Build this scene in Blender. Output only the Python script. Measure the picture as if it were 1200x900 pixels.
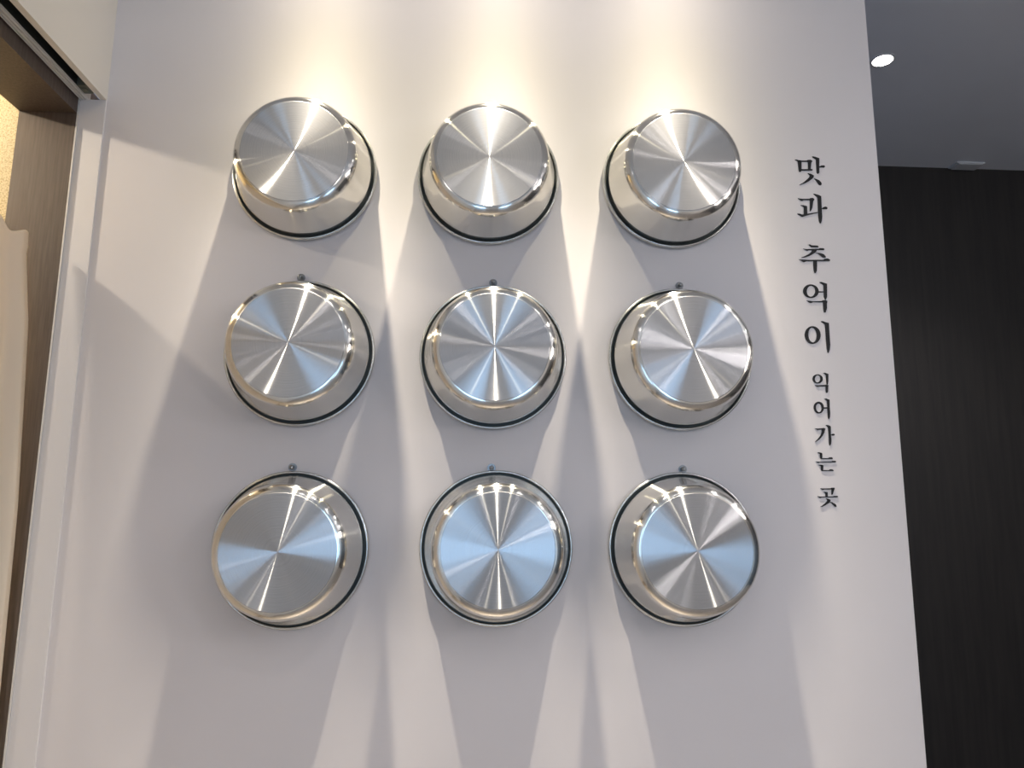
import bpy, bmesh, math, random
from mathutils import Vector, Matrix
from mathutils.geometry import tessellate_polygon

for o in list(bpy.data.objects):
    bpy.data.objects.remove(o, do_unlink=True)
S = bpy.context.scene
C = S.collection

# ------------------------------------------------------------------ camera
cam_d = bpy.data.cameras.new('camera')
cam_d.sensor_width = 36.0
cam_d.lens = 25.832
cam_d.clip_start = 0.02
cam = bpy.data.objects.new('camera', cam_d)
C.objects.link(cam)
YAW, PITCH, ROLL = math.radians(3.0331), math.radians(9.5899), math.radians(0.402)
fw = Vector((math.sin(YAW) * math.cos(PITCH), math.cos(YAW) * math.cos(PITCH), math.sin(PITCH)))
rt = Vector((math.cos(YAW), -math.sin(YAW), 0.0))
up = rt.cross(fw)
r2 = math.cos(ROLL) * rt + math.sin(ROLL) * up
u2 = -math.sin(ROLL) * rt + math.cos(ROLL) * up
M4 = Matrix((r2, u2, -fw)).transposed().to_4x4()
M4.translation = Vector((-0.0404, -1.6734, 1.5511))
cam.matrix_world = M4
S.camera = cam

# ------------------------------------------------------------------ view, world
S.view_settings.view_transform = 'Standard'
S.view_settings.look = 'None'
S.view_settings.exposure = 0.38
S.view_settings.gamma = 1.0
S.view_settings.use_curve_mapping = False
S.cycles.sample_clamp_indirect = 4.0
S.cycles.caustics_reflective = False
S.cycles.caustics_refractive = False
S.cycles.use_denoising = True
W = bpy.data.worlds.new('world')
S.world = W
W.use_nodes = True
W.node_tree.nodes['Background'].inputs[0].default_value = (0.55, 0.68, 1.0, 1)
W.node_tree.nodes['Background'].inputs[1].default_value = 0.6

# ------------------------------------------------------------------ lights
def add_light(name, kind, loc, power, color, target=None, **kw):
    d = bpy.data.lights.new(name, kind)
    d.energy = power
    d.color = color
    for k, v in kw.items():
        setattr(d, k, v)
    o = bpy.data.objects.new(name, d)
    C.objects.link(o)
    o.location = loc
    if target is not None:
        o.rotation_euler = (Vector(target) - Vector(loc)).to_track_quat('-Z', 'Y').to_euler()
    return o

def beam_profile(o, parts):
    """photometric profile: sum of color * strength * cos(angle)^n about the lamp's own axis"""
    d = o.data
    d.use_nodes = True
    nt = d.node_tree
    for n in list(nt.nodes):
        nt.nodes.remove(n)
    out = nt.nodes.new('ShaderNodeOutputLight')
    tc = nt.nodes.new('ShaderNodeTexCoord')
    sx = nt.nodes.new('ShaderNodeSeparateXYZ')
    nt.links.new(tc.outputs['Normal'], sx.inputs[0])
    ab = nt.nodes.new('ShaderNodeMath'); ab.operation = 'ABSOLUTE'
    nt.links.new(sx.outputs['Z'], ab.inputs[0])
    prev = None
    for col, st, n in parts:
        pw = nt.nodes.new('ShaderNodeMath'); pw.operation = 'POWER'
        nt.links.new(ab.outputs[0], pw.inputs[0]); pw.inputs[1].default_value = n
        ml = nt.nodes.new('ShaderNodeMath'); ml.operation = 'MULTIPLY'
        nt.links.new(pw.outputs[0], ml.inputs[0]); ml.inputs[1].default_value = st
        em = nt.nodes.new('ShaderNodeEmission')
        em.inputs[0].default_value = (*col, 1)
        nt.links.new(ml.outputs[0], em.inputs[1])
        if prev is None:
            prev = em
        else:
            ad = nt.nodes.new('ShaderNodeAddShader')
            nt.links.new(prev.outputs[0], ad.inputs[0]); nt.links.new(em.outputs[0], ad.inputs[1])
            prev = ad
    nt.links.new(prev.outputs[0], out.inputs[0])

# three wall-washing downlights over the columns of bowls (ceiling recessed, 19 cm off the wall)
for x in (-0.422, 0.008, 0.430):
    l = add_light('wall_washer_light', 'SPOT', (x, -0.194, 2.996), 45.0, (1, 1, 1),
                  shadow_soft_size=0.014, spot_size=math.radians(172), spot_blend=0.15)
    beam_profile(l, [((1.0, 0.89, 0.74), 9.6, 47), ((1.0, 0.89, 0.58), 0.85, 20), ((1.0, 0.84, 0.42), 0.22, 9), ((1.0, 0.89, 0.72), 0.075, 1.2)])
# ceiling downlights of the room the photographer stands in
for x, y, p, ang in ([(0.06, -1.50, 8.0, 112)] + [(x, y, 4.5, 160) for x in (-0.45, 0.75, 1.9) for y in (-2.2, -3.2)]
                     + [(1.55, -1.1, 8.0, 160), (2.7, -1.2, 8.0, 160)]):
    add_light('room_downlight', 'SPOT', (x, y, 2.99), p, (1.0, 0.93, 0.91),
              shadow_soft_size=0.08, spot_size=math.radians(ang), spot_blend=0.5)
# two added unseen point lights that lift the upper wall, lintel and ceiling
for x, y in ((2.8, -2.2), (2.9, -3.6)):
    add_light('added_fill_light', 'POINT', (x, y, 2.45), 26.0, (1.0, 0.935, 0.915), shadow_soft_size=0.2)
# lamp of the side room, its light comes over the curtain and under the lintel
add_light('side_room_light', 'POINT', (-1.763, -0.17, 2.656), 46.0, (1.0, 0.86, 0.66), shadow_soft_size=0.02)
# cool daylight entering by the shop window behind the photographer
for x in (-0.45, 1.0):
    add_light('window_daylight', 'AREA', (x, -4.97, 1.55), 9.0, (0.40, 0.68, 1.0), target=(x, 0, 1.55),
              shape='RECTANGLE', size=0.6, size_y=1.1)
# the passage downlight seen at the right
add_light('passage_light', 'SPOT', (1.293, 0.475, 2.99), 24.0, (1.0, 0.95, 0.9),
          shadow_soft_size=0.03, spot_size=math.radians(120), spot_blend=0.5)

# ------------------------------------------------------------------ materials
def mat(name, color, rough=0.5, metal=0.0, spec=0.5):
    m = bpy.data.materials.new(name)
    m.use_nodes = True
    b = m.node_tree.nodes['Principled BSDF']
    b.inputs['Base Color'].default_value = (*color, 1)
    b.inputs['Roughness'].default_value = rough
    b.inputs['Metallic'].default_value = metal
    b.inputs['Specular IOR Level'].default_value = spec
    return m, m.node_tree, b

def noise(nt, scale, detail=4, coord='Object', vscale=(1, 1, 1)):
    tc = nt.nodes.new('ShaderNodeTexCoord')
    mp = nt.nodes.new('ShaderNodeMapping'); mp.inputs['Scale'].default_value = vscale
    nt.links.new(tc.outputs[coord], mp.inputs[0])
    n = nt.nodes.new('ShaderNodeTexNoise')
    n.inputs['Scale'].default_value = scale; n.inputs['Detail'].default_value = detail
    nt.links.new(mp.outputs[0], n.inputs['Vector'])
    return n

def ramp(nt, src, stops):
    r = nt.nodes.new('ShaderNodeValToRGB')
    e = r.color_ramp.elements
    while len(e) < len(stops):
        e.new(0.5)
    for k, (p, c) in enumerate(stops):
        e[k].position = p; e[k].color = (*c, 1)
    nt.links.new(src, r.inputs[0])
    return r

def bump(nt, b, src, strength, dist=0.002):
    n = nt.nodes.new('ShaderNodeBump')
    n.inputs['Strength'].default_value = strength; n.inputs['Distance'].default_value = dist
    nt.links.new(src, n.inputs['Height']); nt.links.new(n.outputs[0], b.inputs['Normal'])

def paint(name, c, var=0.03, rough=0.6):
    m, nt, b = mat(name, c, rough, spec=0.3)
    n = noise(nt, 3.0, 5)
    lo = tuple(v * (1 - var) for v in c)
    r = ramp(nt, n.outputs['Fac'], [(0.3, lo), (0.7, c)])
    nt.links.new(r.outputs[0], b.inputs['Base Color'])
    n2 = noise(nt, 260.0, 3)
    bump(nt, b, n2.outputs['Fac'], 0.05, 0.001)
    return m

def wood(name, c0, c1, rough=0.5, scale=9.0):
    m, nt, b = mat(name, c0, rough, spec=0.35)
    n = noise(nt, scale, 8, vscale=(6, 6, 0.35))
    r = ramp(nt, n.outputs['Fac'], [(0.35, c0), (0.65, c1)])
    nt.links.new(r.outputs[0], b.inputs['Base Color'])
    bump(nt, b, n.outputs['Fac'], 0.15, 0.001)
    return m

MAT = {}
MAT['wall'] = paint('white_wall_paint', (0.80, 0.765, 0.772))
MAT['cream'] = paint('cream_wall_paint', (0.82, 0.79, 0.74))
MAT['jamb'] = paint('white_jamb_paint', (0.80, 0.78, 0.79), 0.02, 0.45)
MAT['ceiling'] = paint('grey_ceiling_paint', (0.74, 0.77, 0.83), 0.04)
MAT['dark_wood'] = wood('dark_walnut_panel', (0.016, 0.0145, 0.0145), (0.024, 0.021, 0.020), 0.5)
MAT['brown'] = wood('brown_wood_veneer', (0.092, 0.072, 0.062), (0.125, 0.098, 0.083), 0.5, 30.0)
MAT['floor'] = wood('oak_floor', (0.24, 0.21, 0.185), (0.33, 0.29, 0.26), 0.4, 3.0)
m, nt, b = mat('speckled_wallpaper', (0.62, 0.50, 0.28), 0.8)
n = noise(nt, 260.0, 3)
r = ramp(nt, n.outputs['Fac'], [(0.36, (0.46, 0.37, 0.20)), (0.52, (0.68, 0.58, 0.38)), (0.7, (0.76, 0.67, 0.47))])
nt.links.new(r.outputs[0], b.inputs['Base Color']); bump(nt, b, n.outputs['Fac'], 0.4, 0.002)
MAT['wallpaper'] = m
m, nt, b = mat('cream_linen', (0.84, 0.76, 0.66), 0.9, spec=0.1)
n = noise(nt, 500.0, 2); bump(nt, b, n.outputs['Fac'], 0.25, 0.001)
tl = nt.nodes.new('ShaderNodeBsdfTranslucent'); tl.inputs[0].default_value = (0.80, 0.70, 0.57, 1)
mx = nt.nodes.new('ShaderNodeMixShader'); mx.inputs[0].default_value = 0.2
nt.links.new(b.outputs[0], mx.inputs[1]); nt.links.new(tl.outputs[0], mx.inputs[2])
nt.links.new(mx.outputs[0], nt.nodes['Material Output'].inputs['Surface'])
MAT['linen'] = m
MAT['track'] = mat('dark_track_metal', (0.07, 0.075, 0.07), 0.45, 0.6)[0]
MAT['alu'] = mat('white_aluminium', (0.78, 0.77, 0.76), 0.35, 0.1)[0]
MAT['bracket'] = mat('grey_green_bracket', (0.16, 0.17, 0.14), 0.5, 0.5)[0]
MAT['ink'] = mat('black_vinyl', (0.010, 0.010, 0.012), 0.55, spec=0.3)[0]
MAT['fixture'] = mat('white_fixture_plastic', (0.55, 0.57, 0.60), 0.4)[0]
MAT['screw'] = mat('zinc_screw', (0.30, 0.31, 0.32), 0.3, 1.0)[0]
m, nt, b = mat('lamp_glow', (1, 1, 1), 0.4)
b.inputs['Emission Color'].default_value = (1.0, 0.95, 0.88, 1); b.inputs['Emission Strength'].default_value = 14.0
MAT['glow'] = m
m, nt, b = mat('polished_steel', (0.78, 0.765, 0.725), 0.08, 1.0)
t = nt.nodes.new('ShaderNodeTangent'); t.direction_type = 'RADIAL'; t.axis = 'Z'
gl = nt.nodes.new('ShaderNodeBsdfAnisotropic'); gl.distribution = 'GGX'
gl.inputs['Color'].default_value = (0.78, 0.765, 0.725, 1)
gl.inputs['Roughness'].default_value = 0.2; gl.inputs['Anisotropy'].default_value = 0.82
nt.links.new(t.outputs[0], gl.inputs['Tangent'])
mx = nt.nodes.new('ShaderNodeMixShader'); mx.inputs[0].default_value = 0.5
nt.links.new(b.outputs[0], mx.inputs[1]); nt.links.new(gl.outputs[0], mx.inputs[2])
nt.links.new(mx.outputs[0], nt.nodes['Material Output'].inputs['Surface'])
MAT['steel'] = m
MAT['rim'] = mat('rim_steel', (0.62, 0.63, 0.62), 0.26, 1.0)[0]
MAT['groove'] = mat('groove_painted_reflection', (0.035, 0.042, 0.042), 0.4, 0.5)[0]  # steel groove; the dark surroundings it mirrors are put into its colour
m, nt, b = mat('turned_steel', (0.74, 0.74, 0.74), 0.46, 1.0)     # concentric lathe marks
b.inputs['Anisotropic'].default_value = 0.4
b.inputs['Anisotropic Rotation'].default_value = 0.25
t = nt.nodes.new('ShaderNodeTangent'); t.direction_type = 'RADIAL'; t.axis = 'Z'
nt.links.new(t.outputs[0], b.inputs['Tangent'])
tc = nt.nodes.new('ShaderNodeTexCoord')
ln = nt.nodes.new('ShaderNodeVectorMath'); ln.operation = 'LENGTH'
nt.links.new(tc.outputs['Object'], ln.inputs[0])
cb = nt.nodes.new('ShaderNodeTexNoise'); cb.noise_dimensions = '1D'
cb.inputs['Scale'].default_value = 900.0; cb.inputs['Detail'].default_value = 3
nt.links.new(ln.outputs['Value'], cb.inputs['W'])
r = ramp(nt, cb.outputs['Fac'], [(0.3, (0.50, 0.505, 0.52)), (0.7, (0.58, 0.585, 0.60))])
nt.links.new(r.outputs[0], b.inputs['Base Color'])
gls = []
for rg, an in ((0.17, 0.87), (0.20, 0.84)):
    gl = nt.nodes.new('ShaderNodeBsdfAnisotropic'); gl.distribution = 'GGX'
    gl.inputs['Roughness'].default_value = rg; gl.inputs['Anisotropy'].default_value = an
    nt.links.new(t.outputs[0], gl.inputs['Tangent']); nt.links.new(r.outputs[0], gl.inputs['Color'])
    gls.append(gl)
mx = nt.nodes.new('ShaderNodeMixShader'); mx.inputs[0].default_value = 0.65
nt.links.new(gls[0].outputs[0], mx.inputs[1]); nt.links.new(gls[1].outputs[0], mx.inputs[2])
m2 = nt.nodes.new('ShaderNodeMixShader'); m2.inputs[0].default_value = 0.80
nt.links.new(b.outputs[0], m2.inputs[1]); nt.links.new(mx.outputs[0], m2.inputs[2])
nt.links.new(m2.outputs[0], nt.nodes['Material Output'].inputs['Surface'])
MAT['turned'] = m

# ------------------------------------------------------------------ mesh helpers
def link(name, bm, m, parent=None, smooth=False):
    me = bpy.data.meshes.new(name)
    bmesh.ops.recalc_face_normals(bm, faces=bm.faces[:])
    bm.to_mesh(me); bm.free()
    me.materials.append(MAT[m])
    if smooth:
        for p in me.polygons:
            p.use_smooth = True
    o = bpy.data.objects.new(name, me)
    C.objects.link(o)
    if parent is not None:
        o.parent = parent
    return o

def box(bm, x0, x1, y0, y1, z0, z1):
    vs = [bm.verts.new(p) for p in ((x0, y0, z0), (x1, y0, z0), (x1, y1, z0), (x0, y1, z0),
                                     (x0, y0, z1), (x1, y0, z1), (x1, y1, z1), (x0, y1, z1))]
    for f in ((0, 3, 2, 1), (4, 5, 6, 7), (0, 1, 5, 4), (1, 2, 6, 5), (2, 3, 7, 6), (3, 0, 4, 7)):
        bm.faces.new([vs[k] for k in f])

def prism(bm, pts, z0, z1):
    lo = [bm.verts.new((x, y, z0)) for x, y in pts]
    hi = [bm.verts.new((x, y, z1)) for x, y in pts]
    n = len(pts)
    bm.faces.new(lo[::-1]); bm.faces.new(hi)
    for k in range(n):
        bm.faces.new((lo[k], lo[(k + 1) % n], hi[(k + 1) % n], hi[k]))

def lathe(bm, prof, n=96, closed=False):
    """profile of (radius, z) spun about local Z"""
    rings = []
    for r, z in prof:
        if r < 1e-6:
            rings.append([bm.verts.new((0, 0, z))])
        else:
            rings.append([bm.verts.new((r * math.cos(2 * math.pi * k / n), r * math.sin(2 * math.pi * k / n), z)) for k in range(n)])
    pairs = list(zip(rings, rings[1:])) + ([(rings[-1], rings[0])] if closed else [])
    for a, c in pairs:
        for k in range(n):
            j = (k + 1) % n
            if len(a) == 1:
                bm.faces.new((a[0], c[k], c[j]))
            elif len(c) == 1:
                bm.faces.new((a[k], a[j], c[0]))
            else:
                bm.faces.new((a[k], a[j], c[j], c[k]))

def boxes(name, m, lst, parent=None, bevel=0.0):
    bm = bmesh.new()
    for q in lst:
        box(bm, *q)
    o = link(name, bm, m, parent)
    if bevel:
        mod = o.modifiers.new('bevel', 'BEVEL'); mod.width = bevel; mod.segments = 2
    return o

def struct(o):
    o['kind'] = 'structure'
    return o

def thing(name, label, cat, loc=(0, 0, 0), rot=(0, 0, 0), group=None):
    o = bpy.data.objects.new(name, None)
    o.empty_display_size = 0.05
    C.objects.link(o)
    o.location = loc; o.rotation_euler = rot
    return tag(o, label, cat, group)

def tag(o, label, cat, group=None):
    o['label'] = label; o['category'] = cat
    if group:
        o['group'] = group
    return o

# ------------------------------------------------------------------ the setting
H = 3.02            # ceiling height
XL, XR = -0.928, 0.963
struct(boxes('wall_back', 'wall', [(XL, XR, 0.0, 0.11, 0.0, H)]))
struct(boxes('wall_passage', 'dark_wood', [(-0.6, 3.4, 1.21, 1.31, 0.0, H)]))
struct(boxes('wall_right', 'dark_wood', [(3.4, 3.5, -5.1, 1.31, 0.0, H)]))
struct(boxes('floor', 'floor', [(-3.0, 3.5, -5.1, 1.31, -0.05, 0.0)]))
struct(boxes('ceiling', 'ceiling', [(-0.988, 3.5, -5.1, 1.31, H, H + 0.05)]))
# rear wall with its two windows
struct(boxes('wall_rear', 'cream', [(-0.988, -0.75, -5.1, -5.0, 0, H), (-0.15, 0.7, -5.1, -5.0, 0, H), (1.3, 3.5, -5.1, -5.0, 0, H)]
             + [(x, x + 0.6, -5.1, -5.0, z0, z1) for x in (-0.75, 0.7) for z0, z1 in ((0, 1.0), (2.1, H))]))
# left wall: the wall beyond the opening and the lintel over it with its sliding-door track
ZH = 2.507
wl = struct(boxes('wall_left', 'cream', [(-0.988, XL, -5.1, -0.95, 0, H),
                                         (-0.988, XL, -0.95, 0.0, ZH + 0.045, H),
                                         (-0.943, XL, -0.95, 0.0, ZH, ZH + 0.045),
                                         (-0.988, -0.967, -0.95, 0.0, ZH, ZH + 0.045)]))
boxes('door_track', 'track', [(-0.9668, -0.9432, -0.95, -0.03, ZH + 0.028, ZH + 0.044), (-0.9668, -0.9655, -0.95, -0.03, ZH + 0.001, ZH + 0.028),
                              (-0.9445, -0.9432, -0.95, -0.03, ZH + 0.001, ZH + 0.028)], wl)
boxes('track_rail', 'alu', [(-0.9860, -0.9835, -0.95, -0.004, ZH - 0.0045, ZH), (-0.9785, -0.976, -0.95, -0.004, ZH - 0.003, ZH),
                            (-0.9715, -0.9675, -0.95, -0.004, ZH - 0.004, ZH)], wl)
boxes('track_stop', 'bracket', [(-0.9655, -0.9445, -0.065, -0.030, ZH - 0.001, ZH + 0.020), (-0.960, -0.950, -0.055, -0.042, ZH - 0.004, ZH - 0.001)], wl)
# white door jamb, a hair proud of the bowl wall, with its bright edge bead
tj = struct(boxes('trim_1', 'jamb', [(-0.988, XL, -0.0035, 0.11, 0, ZH)], None, 0.001))
boxes('edge_bead', 'alu', [(-0.9912, -0.988, -0.0065, 0.06, 0, ZH)], tj)
# brown lining of the side opening: jamb, soffit and added beads
ZB = 2.473
bf = struct(boxes('trim_2', 'brown', [(-1.128, -0.9912, 0.0, 0.11, 0, ZB)]))
boxes('soffit_board', 'brown', [(-1.128, -0.9912, -0.95, 0.11, ZB, ZH + 0.05)], bf)
boxes('added_bead', 'brown', [(-1.002, -0.9914, -0.95, -0.004, ZB - 0.004, ZB)], bf)
boxes('added_bead', 'brown', [(-1.002, -0.9914, -0.005, 0.0, 0, ZB - 0.004)], bf)  # strip added in place of a shadow gap, also shades the white jamb's edge
# side room
struct(boxes('wall_side_room', 'wallpaper', [(-2.8, -1.128, 0.012, 0.11, 0, 2.70)]))
struct(boxes('wall_side_room_far', 'wallpaper', [(-2.9, -2.8, -2.5, 0.11, 0, 2.70)]))
struct(boxes('wall_side_room_front', 'wallpaper', [(-2.9, -0.99, -2.6, -2.5, 0, 2.70)]))
struct(boxes('ceiling_side_room', 'cream', [(-2.9, -0.99, -2.6, 0.11, 2.70, 2.75)]))

# ------------------------------------------------------------------ the nine steel bowls
RIM = 0.17
body_prof = [(0.1555, 0.0035), (0.1568, 0.0110), (0.1574, 0.0175), (0.1580, 0.0205), (0.1572, 0.0235), (0.1553, 0.0300),
             (0.1522, 0.0400), (0.1476, 0.0580), (0.1432, 0.0780), (0.1405, 0.0925), (0.1389, 0.1000), (0.1369, 0.1051),
             (0.1335, 0.1095), (0.1291, 0.1129), (0.1240, 0.1149), (0.1200, 0.1154)]
def smooth_prof(p, k=3):
    out = []
    for i in range(len(p) - 1):
        a, b2, c2, d2 = p[max(i - 1, 0)], p[i], p[i + 1], p[min(i + 2, len(p) - 1)]
        for s in range(k):
            t = s / k
            f = lambda q: 0.5 * (2 * b2[q] + (c2[q] - a[q]) * t + (2 * a[q] - 5 * b2[q] + 4 * c2[q] - d2[q]) * t * t + (3 * b2[q] - a[q] - 3 * c2[q] + d2[q]) * t ** 3)
            out.append((f(0), f(1)))
    return out + [p[-1]]

def make_bowl():
    t = thing('steel_bowl', '', 'bowl', rot=(math.pi / 2, 0, 0), group='steel bowls on the white wall')
    bm = bmesh.new(); lathe(bm, smooth_prof(body_prof), 128); link('body', bm, 'steel', t, True)
    # rolled rim, and the sunk groove between it and the body
    lip = [(0.1666 + 0.0036 * math.cos(math.radians(k * 24)), 0.0068 + 0.0062 * math.sin(math.radians(k * 24))) for k in range(15)]
    bm = bmesh.new(); lathe(bm, lip, 128, True); link('rim', bm, 'rim', t, True)
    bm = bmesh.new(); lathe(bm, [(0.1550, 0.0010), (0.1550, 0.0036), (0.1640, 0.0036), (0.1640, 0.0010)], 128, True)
    g = link('groove', bm, 'groove', t); g['label'] = 'groove inside the rolled rim, coloured with its dark reflection'
    # brushed base with a softly rounded edge
    bm = bmesh.new(); lathe(bm, [(0.1203, 0.1148), (0.1201, 0.1154), (0.1192, 0.1158), (0.1187, 0.1158), (0.1100, 0.1158), (0.06, 0.1158), (0.02, 0.1158), (0.0, 0.1158)], 128)
    d = link('base_disc', bm, 'turned', t, True); d['label'] = 'flat base turned with fine concentric marks'
    # two rivets of the hanging strap in the groove under the rim
    for s in (-1, 1):
        bm = bmesh.new()
        lathe(bm, [(0.0038, 0.0), (0.0038, 0.0012), (0.0028, 0.0028), (0.0, 0.0034)], 14)
        rv = link('rivet', bm, 'rim', t, True)
        rv.location = (s * 0.0072, 0.1560, 0.0120); rv.rotation_euler = (-math.pi / 2, 0, 0)
    return t

def copy_thing(root):
    r = root.copy(); C.objects.link(r)
    for ch in root.children:
        c = ch.copy(); C.objects.link(c); c.parent = r
    return r

BOWLS = [
    (-0.4492, 2.3365, 'steel bowl at the left of the top row, nearest the lintel corner'),
    (-0.0123, 2.3379, 'steel bowl in the middle of the top row with a vertical golden streak'),
    (0.4355, 2.3405, 'steel bowl at the right of the top row, level with the topmost black syllables'),
    (-0.4378, 1.8982, 'steel bowl at the left of the middle row, directly under the top left bowl'),
    (0.0039, 1.8973, 'steel bowl in the centre of the three by three grid'),
    (0.4427, 1.8999, 'steel bowl at the right of the middle row, beside the big black lettering'),
    (-0.4342, 1.4594, 'steel bowl at the bottom left with a pale blue horizontal sheen'),
    (0.0157, 1.4653, 'steel bowl in the middle of the bottom row, seen nearly face on'),
    (0.4358, 1.4651, 'steel bowl at the bottom right, nearest the end of the small lettering')]
first = make_bowl()
for k, (x, z, lab) in enumerate(BOWLS):
    t = first if k == 0 else copy_thing(first)
    t.location = (x, 0.0, z); t['label'] = lab

# wall screws that carry the bowls (the top row hides its own)
def make_screw():
    t = thing('wall_screw', '', 'screw', rot=(math.pi / 2, 0, 0), group='screws above the bowls')
    bm = bmesh.new(); lathe(bm, [(0.0, 0.0), (0.0022, 0.0), (0.0022, 0.011), (0.0, 0.011)], 12); link('shank', bm, 'screw', t, True)
    bm = bmesh.new(); lathe(bm, [(0.0, 0.0105), (0.0052, 0.0105), (0.0052, 0.0125), (0.0042, 0.0145), (0.0022, 0.0158), (0.0, 0.0160)], 20)
    link('head', bm, 'screw', t, True)
    bm = bmesh.new(); lathe(bm, [(0.0028, 0.0), (0.0095, 0.0), (0.0095, 0.0015), (0.0028, 0.0015)], 20, True)
    link('washer', bm, 'screw', t)
    return t
sc = None
for x, z, lab in ((-0.446, 2.0775, 'small screw above the bowl at the left of the middle row'),
                  (0.002, 2.0755, 'small screw above the centre bowl of the grid'),
                  (0.448, 2.0790, 'small screw above the bowl at the right of the middle row'),
                  (-0.441, 1.6375, 'small dark screw above the bottom left bowl'),
                  (0.003, 1.6405, 'small bright screw above the middle bowl of the bottom row'),
                  (0.442, 1.6420, 'small screw above the bottom right bowl')):
    t = sc = make_screw() if sc is None else copy_thing(sc)
    t.location = (x, 0.0, z); t['label'] = lab

# ------------------------------------------------------------------ curtain in the side opening
def make_curtain():
    # right edge stands by the splayed jamb; the cloth runs along the opening, gathered in folds
    edge = [(2.160, -1.062, -0.024), (2.10, -1.055, -0.026), (1.95, -1.034, -0.026), (1.54, -1.010, -0.026), (1.14, -1.002, -0.026), (0.30, -0.998, -0.026)]
    def at(z):
        for (za, xa, ya), (zb, xb, yb) in zip(edge, edge[1:]):
            if zb <= z <= za:
                f = (za - z) / (za - zb); return xa + (xb - xa) * f, ya + (yb - ya) * f
        return edge[-1][1:] if z < edge[-1][0] else edge[0][1:]
    rnd = random.Random(4)
    bm = bmesh.new()
    NU, NV, T = 200, 44, 0.0016
    grid = []
    for side in (0, 1):
        g = []
        for j in range(NV + 1):
            z = 2.160 - (2.160 - 0.30) * (j / NV) ** 1.5
            ex, ey = at(z)
            row = []
            for i in range(NU + 1):
                u = i / NU * 0.86
                amp = 0.006 + 0.010 * min(1, (2.2 - z) / 0.6)
                fold = amp * math.sin(u * 70 + 0.7 * math.sin(u * 23)) + 0.35 * amp * math.sin(u * 131 + z * 3)
                fold *= min(1.0, u / 0.04)
                x = ex + fold + (T if side else 0) - 0.022 * min(1, u / 0.12)
                x += 0.003 if z > 2.115 else 0.0                          # turned-over heading
                zz = z + (0.006 * math.sin(u * 95 + 0.5) + 0.034 * max(0, min(1, (u - 0.045) / 0.08)) - 0.004 * min(1, u / 0.02)) * max(0, 1 - j / 7)
                row.append(bm.verts.new((x, ey - u, zz)))
            g.append(row)
        grid.append(g)
    for s in (0, 1):
        g = grid[s]
        for j in range(NV):
            for i in range(NU):
                bm.faces.new((g[j][i], g[j][i + 1], g[j + 1][i + 1], g[j + 1][i]))
    a, c = grid
    for j in range(NV):
        for i in (0, NU):
            bm.faces.new((a[j][i], a[j + 1][i], c[j + 1][i], c[j][i]))
    for i in range(NU):
        for j in (0, NV):
            bm.faces.new((a[j][i], a[j][i + 1], c[j][i + 1], c[j][i]))
    return bm
t = thing('door_curtain', 'cream gathered cloth curtain hanging in the brown side opening at the left', 'curtain', (0, 0, 0))
link('cloth', make_curtain(), 'linen', t, True)
bm = bmesh.new(); lathe(bm, [(0.0, 0.0), (0.006, 0.0), (0.006, 0.78), (0.0, 0.78)], 14)
rod = link('rod', bm, 'alu', t, True); rod.location = (-1.098, -0.13, 2.150); rod.rotation_euler = (math.pi / 2, 0, 0)

# ------------------------------------------------------------------ passage ceiling fittings
t = thing('ceiling_downlight', 'lit round recessed downlight in the grey ceiling at the right', 'lamp', (1.293, 0.475, H), (math.pi, 0, 0))
bm = bmesh.new(); lathe(bm, [(0.031, 0.0), (0.039, 0.0), (0.0385, 0.0015), (0.034, 0.003), (0.031, 0.002)], 40, True); link('trim_ring', bm, 'fixture', t, True)
bm = bmesh.new(); lathe(bm, [(0.0, 0.0005), (0.031, 0.0005), (0.031, 0.0015), (0.0, 0.0030)], 40); link('lens', bm, 'glow', t, True)
t = thing('ceiling_sensor_plate', 'small flat white plate on the ceiling edge above the dark wood wall', 'ceiling plate', (2.06, 1.174, H))
bm = bmesh.new(); box(bm, -0.062, 0.062, -0.031, 0.031, -0.008, 0.0)
o = link('mount', bm, 'fixture', t); mod = o.modifiers.new('bevel', 'BEVEL'); mod.width = 0.003; mod.segments = 2
bm = bmesh.new(); box(bm, -0.052, 0.052, -0.028, 0.028, -0.012, -0.008)
o = link('cover', bm, 'fixture', t); mod = o.modifiers.new('bevel', 'BEVEL'); mod.width = 0.002; mod.segments = 2

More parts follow.
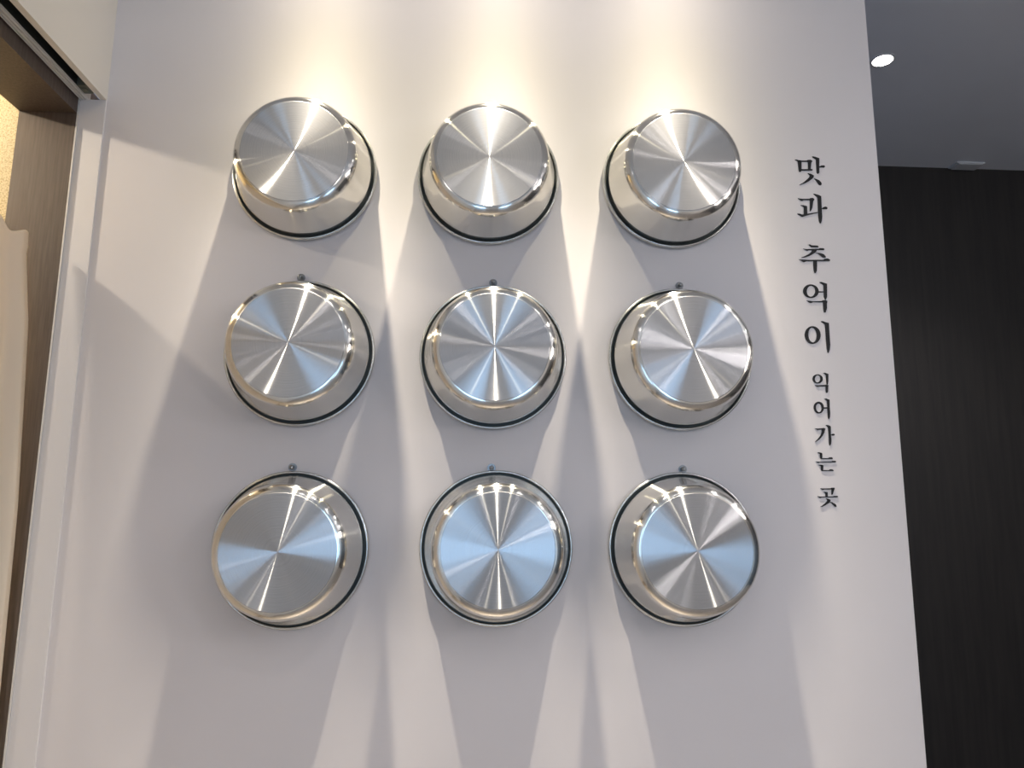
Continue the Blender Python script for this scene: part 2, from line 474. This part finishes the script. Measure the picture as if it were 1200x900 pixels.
# ------------------------------------------------------------------ lettering, outlines in 0.1 mm on the wall (x, height)
SYLLABLES = [
 (
  ('P',[(7499,24121),(7543,24130),(7585,24118),(7672,24106),(7655,23831),(7635,23807),(7605,23803),(7589,23823),(7573,24078),(7541,24100)]),
  ('P',[(7666,24104),(7808,24111),(7806,24078),(7664,24073)]),
  ('P',[(7797,24108),(7831,24129),(7907,24134),(7949,24105),(7936,24075),(7921,24061),(7889,23890),(7936,23887),(7933,23848),(7819,23844),(7827,23888),(7834,24075),(7795,24077)]),
  ('P',[(7658,23876),(7827,23882),(7824,23846),(7656,23840)]),
  ('P',[(7957,24228),(8022,24218),(8129,24184),(8104,23795),(8075,23769),(8053,23773),(8039,23804),(8041,24145),(8008,24172),(7961,24199)]),
  ('P',[(8114,23960),(8171,23990),(8242,23995),(8267,23965),(8238,23938),(8179,23943),(8113,23934)]),
  ('P',[(7807,23776),(7884,23759),(7960,23720),(7955,23677),(7920,23633),(7840,23572),(7739,23514),(7589,23457),(7584,23465),(7686,23527),(7788,23615),(7847,23679),(7860,23713)]),
  ('P',[(7961,23641),(8028,23623),(8091,23591),(8136,23542),(8149,23486),(8121,23468),(8088,23472),(8063,23494),(8004,23594)]),
 ),
 (
  ('P',[(7520,23107),(7568,23098),(7627,23092),(7816,23102),(7834,23120),(7899,23125),(7935,23094),(7927,23067),(7904,23035),(7872,22879),(7841,22800),(7812,22771),(7802,22787),(7819,23055),(7809,23066),(7668,23060),(7626,23040),(7597,23048),(7546,23083)]),
  ('P',[(7579,22925),(7649,22927),(7739,22906),(7734,22697),(7645,22683),(7657,22872),(7642,22892)]),
  ('P',[(7483,22706),(7539,22704),(7602,22682),(7733,22708),(7929,22747),(8000,22762),(8001,22738),(7927,22722),(7785,22685),(7620,22627),(7594,22626),(7500,22681)]),
  ('P',[(7922,23237),(7970,23230),(8044,23210),(8113,23178),(8106,22908),(8103,22641),(8087,22530),(8061,22468),(8035,22467),(8017,22528),(8009,22660),(8018,23140),(7988,23172),(7942,23210)]),
  ('P',[(8103,22858),(8154,22893),(8198,22908),(8240,22898),(8255,22868),(8237,22843),(8150,22840),(8102,22850)]),
 ),
 (
  ('P',[(7725,21917),(7753,21916),(7779,21897),(7939,21890),(7964,21867),(7952,21850),(7797,21846),(7771,21856),(7731,21893)]),
  ('P',[(7573,21804),(7655,21795),(7966,21814),(7988,21829),(8084,21829),(8106,21805),(8094,21781),(7974,21778),(7718,21767),(7674,21748),(7653,21760)]),
  ('P',[(7793,21773),(7927,21787),(7885,21723),(7808,21672),(7719,21621),(7611,21583),(7514,21570),(7520,21581),(7624,21624),(7712,21675),(7780,21736)]),
  ('P',[(7879,21710),(7991,21702),(8074,21679),(8119,21631),(8128,21596),(8095,21585),(8048,21594),(7997,21637),(7946,21679)]),
  ('P',[(7453,21529),(7533,21524),(7639,21521),(8065,21534),(8088,21560),(8174,21569),(8225,21541),(8232,21520),(8212,21503),(7647,21489),(7576,21460),(7556,21465)]),
  ('P',[(7808,21503),(7898,21506),(7894,21387),(7882,21256),(7854,21193),(7820,21192),(7808,21255),(7802,21384)]),
 ),
 (
  ('R',[(7891,20708),(7881,20676),(7863,20645),(7840,20618),(7811,20595),(7778,20577),(7742,20565),(7705,20560),(7667,20561),(7631,20569),(7597,20583),(7567,20603),(7543,20627),(7524,20656),(7513,20687),(7508,20720),(7511,20754),(7522,20787),(7539,20817),(7562,20845),(7591,20868),(7624,20885),(7660,20897),(7697,20903),(7735,20902),(7772,20894),(7805,20880),(7835,20860),(7860,20835),(7878,20807),(7890,20775),(7894,20742)],[(7807,20719),(7800,20692),(7788,20668),(7774,20645),(7757,20626),(7738,20611),(7718,20601),(7697,20595),(7676,20595),(7656,20600),(7638,20610),(7623,20625),(7611,20644),(7602,20666),(7597,20691),(7596,20717),(7599,20744),(7607,20770),(7618,20795),(7632,20817),(7649,20836),(7668,20851),(7689,20862),(7710,20867),(7730,20867),(7750,20862),(7768,20852),(7784,20838),(7796,20819),(7805,20796),(7809,20772),(7810,20745)]),
  ('P',[(7886,20732),(8018,20735),(8016,20710),(7884,20702)]),
  ('P',[(7927,20965),(7975,20970),(8037,20950),(8112,20928),(8090,20596),(8063,20531),(8036,20527),(8016,20594),(8023,20883),(7993,20915),(7937,20948)]),
  ('P',[(7576,20497),(7660,20490),(7733,20481),(7944,20491),(7977,20508),(8051,20518),(8090,20495),(8088,20468),(8075,20425),(8070,20319),(8033,20212),(7994,20211),(7984,20296),(7982,20463),(7742,20460),(7688,20436),(7657,20439)]),
 ),
 (
  ('R',[(7872,19662),(7869,19619),(7858,19577),(7840,19538),(7816,19503),(7787,19474),(7753,19451),(7717,19435),(7679,19427),(7641,19428),(7604,19437),(7570,19454),(7541,19479),(7516,19509),(7498,19545),(7487,19585),(7482,19627),(7486,19669),(7497,19711),(7514,19750),(7538,19786),(7568,19815),(7601,19839),(7638,19854),(7676,19862),(7714,19861),(7751,19852),(7784,19835),(7814,19810),(7839,19780),(7857,19744),(7868,19704)],[(7775,19653),(7773,19618),(7767,19584),(7758,19552),(7745,19524),(7730,19500),(7712,19482),(7693,19470),(7673,19465),(7653,19466),(7634,19475),(7616,19490),(7600,19511),(7587,19537),(7578,19567),(7572,19600),(7569,19635),(7571,19670),(7577,19704),(7586,19736),(7598,19765),(7614,19789),(7631,19807),(7651,19819),(7671,19824),(7691,19822),(7710,19814),(7728,19799),(7744,19778),(7757,19752),(7766,19721),(7773,19688)]),
  ('P',[(7903,19989),(7943,19993),(8015,19966),(8093,19949),(8090,19665),(8092,19414),(8070,19299),(8039,19217),(8018,19217),(8003,19308),(7997,19496),(7996,19905),(7961,19936),(7912,19968)]),
 ),
 (
  ('R',[(7851,18556),(7843,18535),(7831,18516),(7814,18500),(7795,18486),(7773,18476),(7749,18470),(7725,18468),(7701,18471),(7679,18478),(7658,18488),(7640,18502),(7625,18519),(7615,18539),(7609,18560),(7608,18582),(7612,18603),(7620,18624),(7632,18643),(7648,18660),(7668,18673),(7690,18683),(7713,18689),(7738,18691),(7762,18689),(7785,18682),(7805,18671),(7823,18657),(7838,18640),(7848,18621),(7854,18600),(7855,18578)],[(7794,18569),(7788,18552),(7780,18537),(7770,18524),(7759,18513),(7746,18504),(7733,18498),(7719,18496),(7706,18497),(7694,18501),(7684,18508),(7675,18518),(7668,18530),(7664,18545),(7662,18561),(7663,18577),(7666,18594),(7672,18610),(7680,18625),(7690,18639),(7701,18650),(7714,18659),(7727,18664),(7740,18667),(7753,18666),(7765,18662),(7776,18655),(7785,18645),(7792,18632),(7796,18618),(7798,18602),(7797,18585)]),
  ('P',[(7879,18724),(7915,18731),(7984,18707),(7999,18699),(7985,18526),(7967,18448),(7942,18448),(7937,18517),(7936,18673),(7917,18694)]),
  ('P',[(7656,18427),(7751,18428),(7900,18439),(7934,18444),(7983,18432),(7972,18379),(7963,18280),(7946,18247),(7917,18249),(7907,18296),(7913,18401),(7757,18398),(7719,18391),(7687,18399)]),
 ),
 (
  ('R',[(7837,17909),(7836,17881),(7830,17854),(7820,17828),(7805,17805),(7788,17785),(7767,17770),(7744,17759),(7721,17754),(7697,17754),(7674,17759),(7652,17769),(7633,17785),(7617,17804),(7605,17827),(7597,17853),(7593,17880),(7594,17908),(7600,17935),(7610,17961),(7624,17984),(7642,18004),(7663,18019),(7685,18030),(7709,18035),(7733,18036),(7756,18030),(7778,18020),(7797,18004),(7813,17985),(7825,17962),(7833,17936)],[(7784,17896),(7783,17876),(7780,17857),(7774,17839),(7766,17822),(7756,17809),(7745,17798),(7732,17791),(7719,17787),(7705,17788),(7692,17792),(7680,17800),(7669,17811),(7659,17825),(7652,17842),(7647,17860),(7645,17880),(7646,17900),(7649,17919),(7654,17937),(7662,17953),(7672,17967),(7684,17978),(7697,17985),(7710,17989),(7724,17988),(7737,17984),(7749,17976),(7760,17965),(7770,17951),(7777,17934),(7782,17915)]),
  ('P',[(7824,17902),(7927,17904),(7925,17873),(7822,17870)]),
  ('P',[(7864,18106),(7904,18116),(7944,18099),(7986,18083),(7977,17914),(7981,17769),(7969,17671),(7945,17624),(7925,17631),(7919,17703),(7923,18052),(7901,18077)]),
 ),
 (
  ('P',[(7591,17401),(7644,17398),(7751,17407),(7800,17415),(7844,17398),(7826,17364),(7809,17300),(7755,17219),(7685,17146),(7587,17083),(7577,17089),(7662,17170),(7716,17242),(7754,17331),(7753,17375),(7683,17366),(7646,17363)]),
  ('P',[(7858,17485),(7903,17485),(7951,17468),(7973,17446),(7963,17269),(7969,17141),(7956,17053),(7930,17004),(7913,17009),(7905,17077),(7910,17285),(7906,17421),(7892,17445),(7863,17467)]),
  ('P',[(7962,17260),(8004,17278),(8041,17282),(8054,17261),(8042,17238),(8001,17234),(7961,17252)]),
 ),
 (
  ('P',[(7612,16835),(7649,16843),(7721,16828),(7728,16800),(7718,16709),(7860,16708),(7886,16727),(7951,16730),(7970,16712),(7964,16688),(7688,16685),(7671,16709),(7669,16804)]),
  ('P',[(7558,16632),(7611,16625),(7936,16635),(7962,16648),(8027,16649),(8046,16633),(8029,16613),(7919,16611),(7658,16608),(7629,16595),(7605,16600)]),
  ('P',[(7622,16554),(7671,16556),(7727,16547),(7735,16531),(7722,16433),(7858,16432),(7896,16453),(7948,16448),(7975,16427),(7962,16411),(7694,16409),(7678,16428),(7677,16519)]),
 ),
 (
  ('P',[(7632,16012),(7684,16011),(7879,16015),(7896,16028),(7960,16029),(7972,16015),(7948,15964),(7918,15886),(7901,15866),(7884,15874),(7895,15987),(7723,15986),(7690,15976),(7670,15982)]),
  ('P',[(7702,15931),(7744,15930),(7796,15923),(7793,15819),(7740,15815),(7745,15892)]),
  ('P',[(7552,15836),(7600,15823),(7923,15832),(7948,15841),(8020,15842),(8040,15826),(8018,15809),(7921,15807),(7655,15805),(7622,15789),(7598,15794)]),
  ('P',[(7742,15785),(7790,15778),(7854,15749),(7846,15714),(7808,15675),(7732,15632),(7649,15590),(7601,15590),(7651,15620),(7718,15667),(7779,15729),(7772,15753)]),
  ('P',[(7834,15703),(7882,15699),(7944,15668),(7978,15638),(7984,15599),(7967,15589),(7940,15602),(7895,15653)]),
 ),
]
t = thing('wall_lettering', 'vertical black Korean lettering down the right side of the white wall', 'lettering', (0, 0, 0))
TH = 0.0015
for syl in SYLLABLES:
    bm = bmesh.new()
    for q, e in enumerate(syl):
        y1 = -TH - 0.00003 * q
        if e[0] == 'P':
            pts = [(x * 1e-4, z * 1e-4) for x, z in e[1]]
            n = len(pts)
            a = [bm.verts.new((x, 0.0, z)) for x, z in pts]
            c = [bm.verts.new((x, y1, z)) for x, z in pts]
            for tri in tessellate_polygon([[Vector((x * 1000, z * 1000, 0)) for x, z in pts]]):
                bm.faces.new([c[k] for k in tri])
            for k in range(n):
                j = (k + 1) % n
                bm.faces.new((a[k], a[j], c[j], c[k]))
        else:
            o_ = [(x * 1e-4, z * 1e-4) for x, z in e[1]]; i_ = [(x * 1e-4, z * 1e-4) for x, z in e[2]]
            n = len(o_)
            L = [[bm.verts.new((x, y, z)) for x, z in pp] for pp, y in ((o_, 0.0), (o_, y1), (i_, y1), (i_, 0.0))]
            for A, B in zip(L, L[1:]):
                for k in range(n):
                    j = (k + 1) % n
                    bm.faces.new((A[k], A[j], B[j], B[k]))
    link('syllable', bm, 'ink', t)
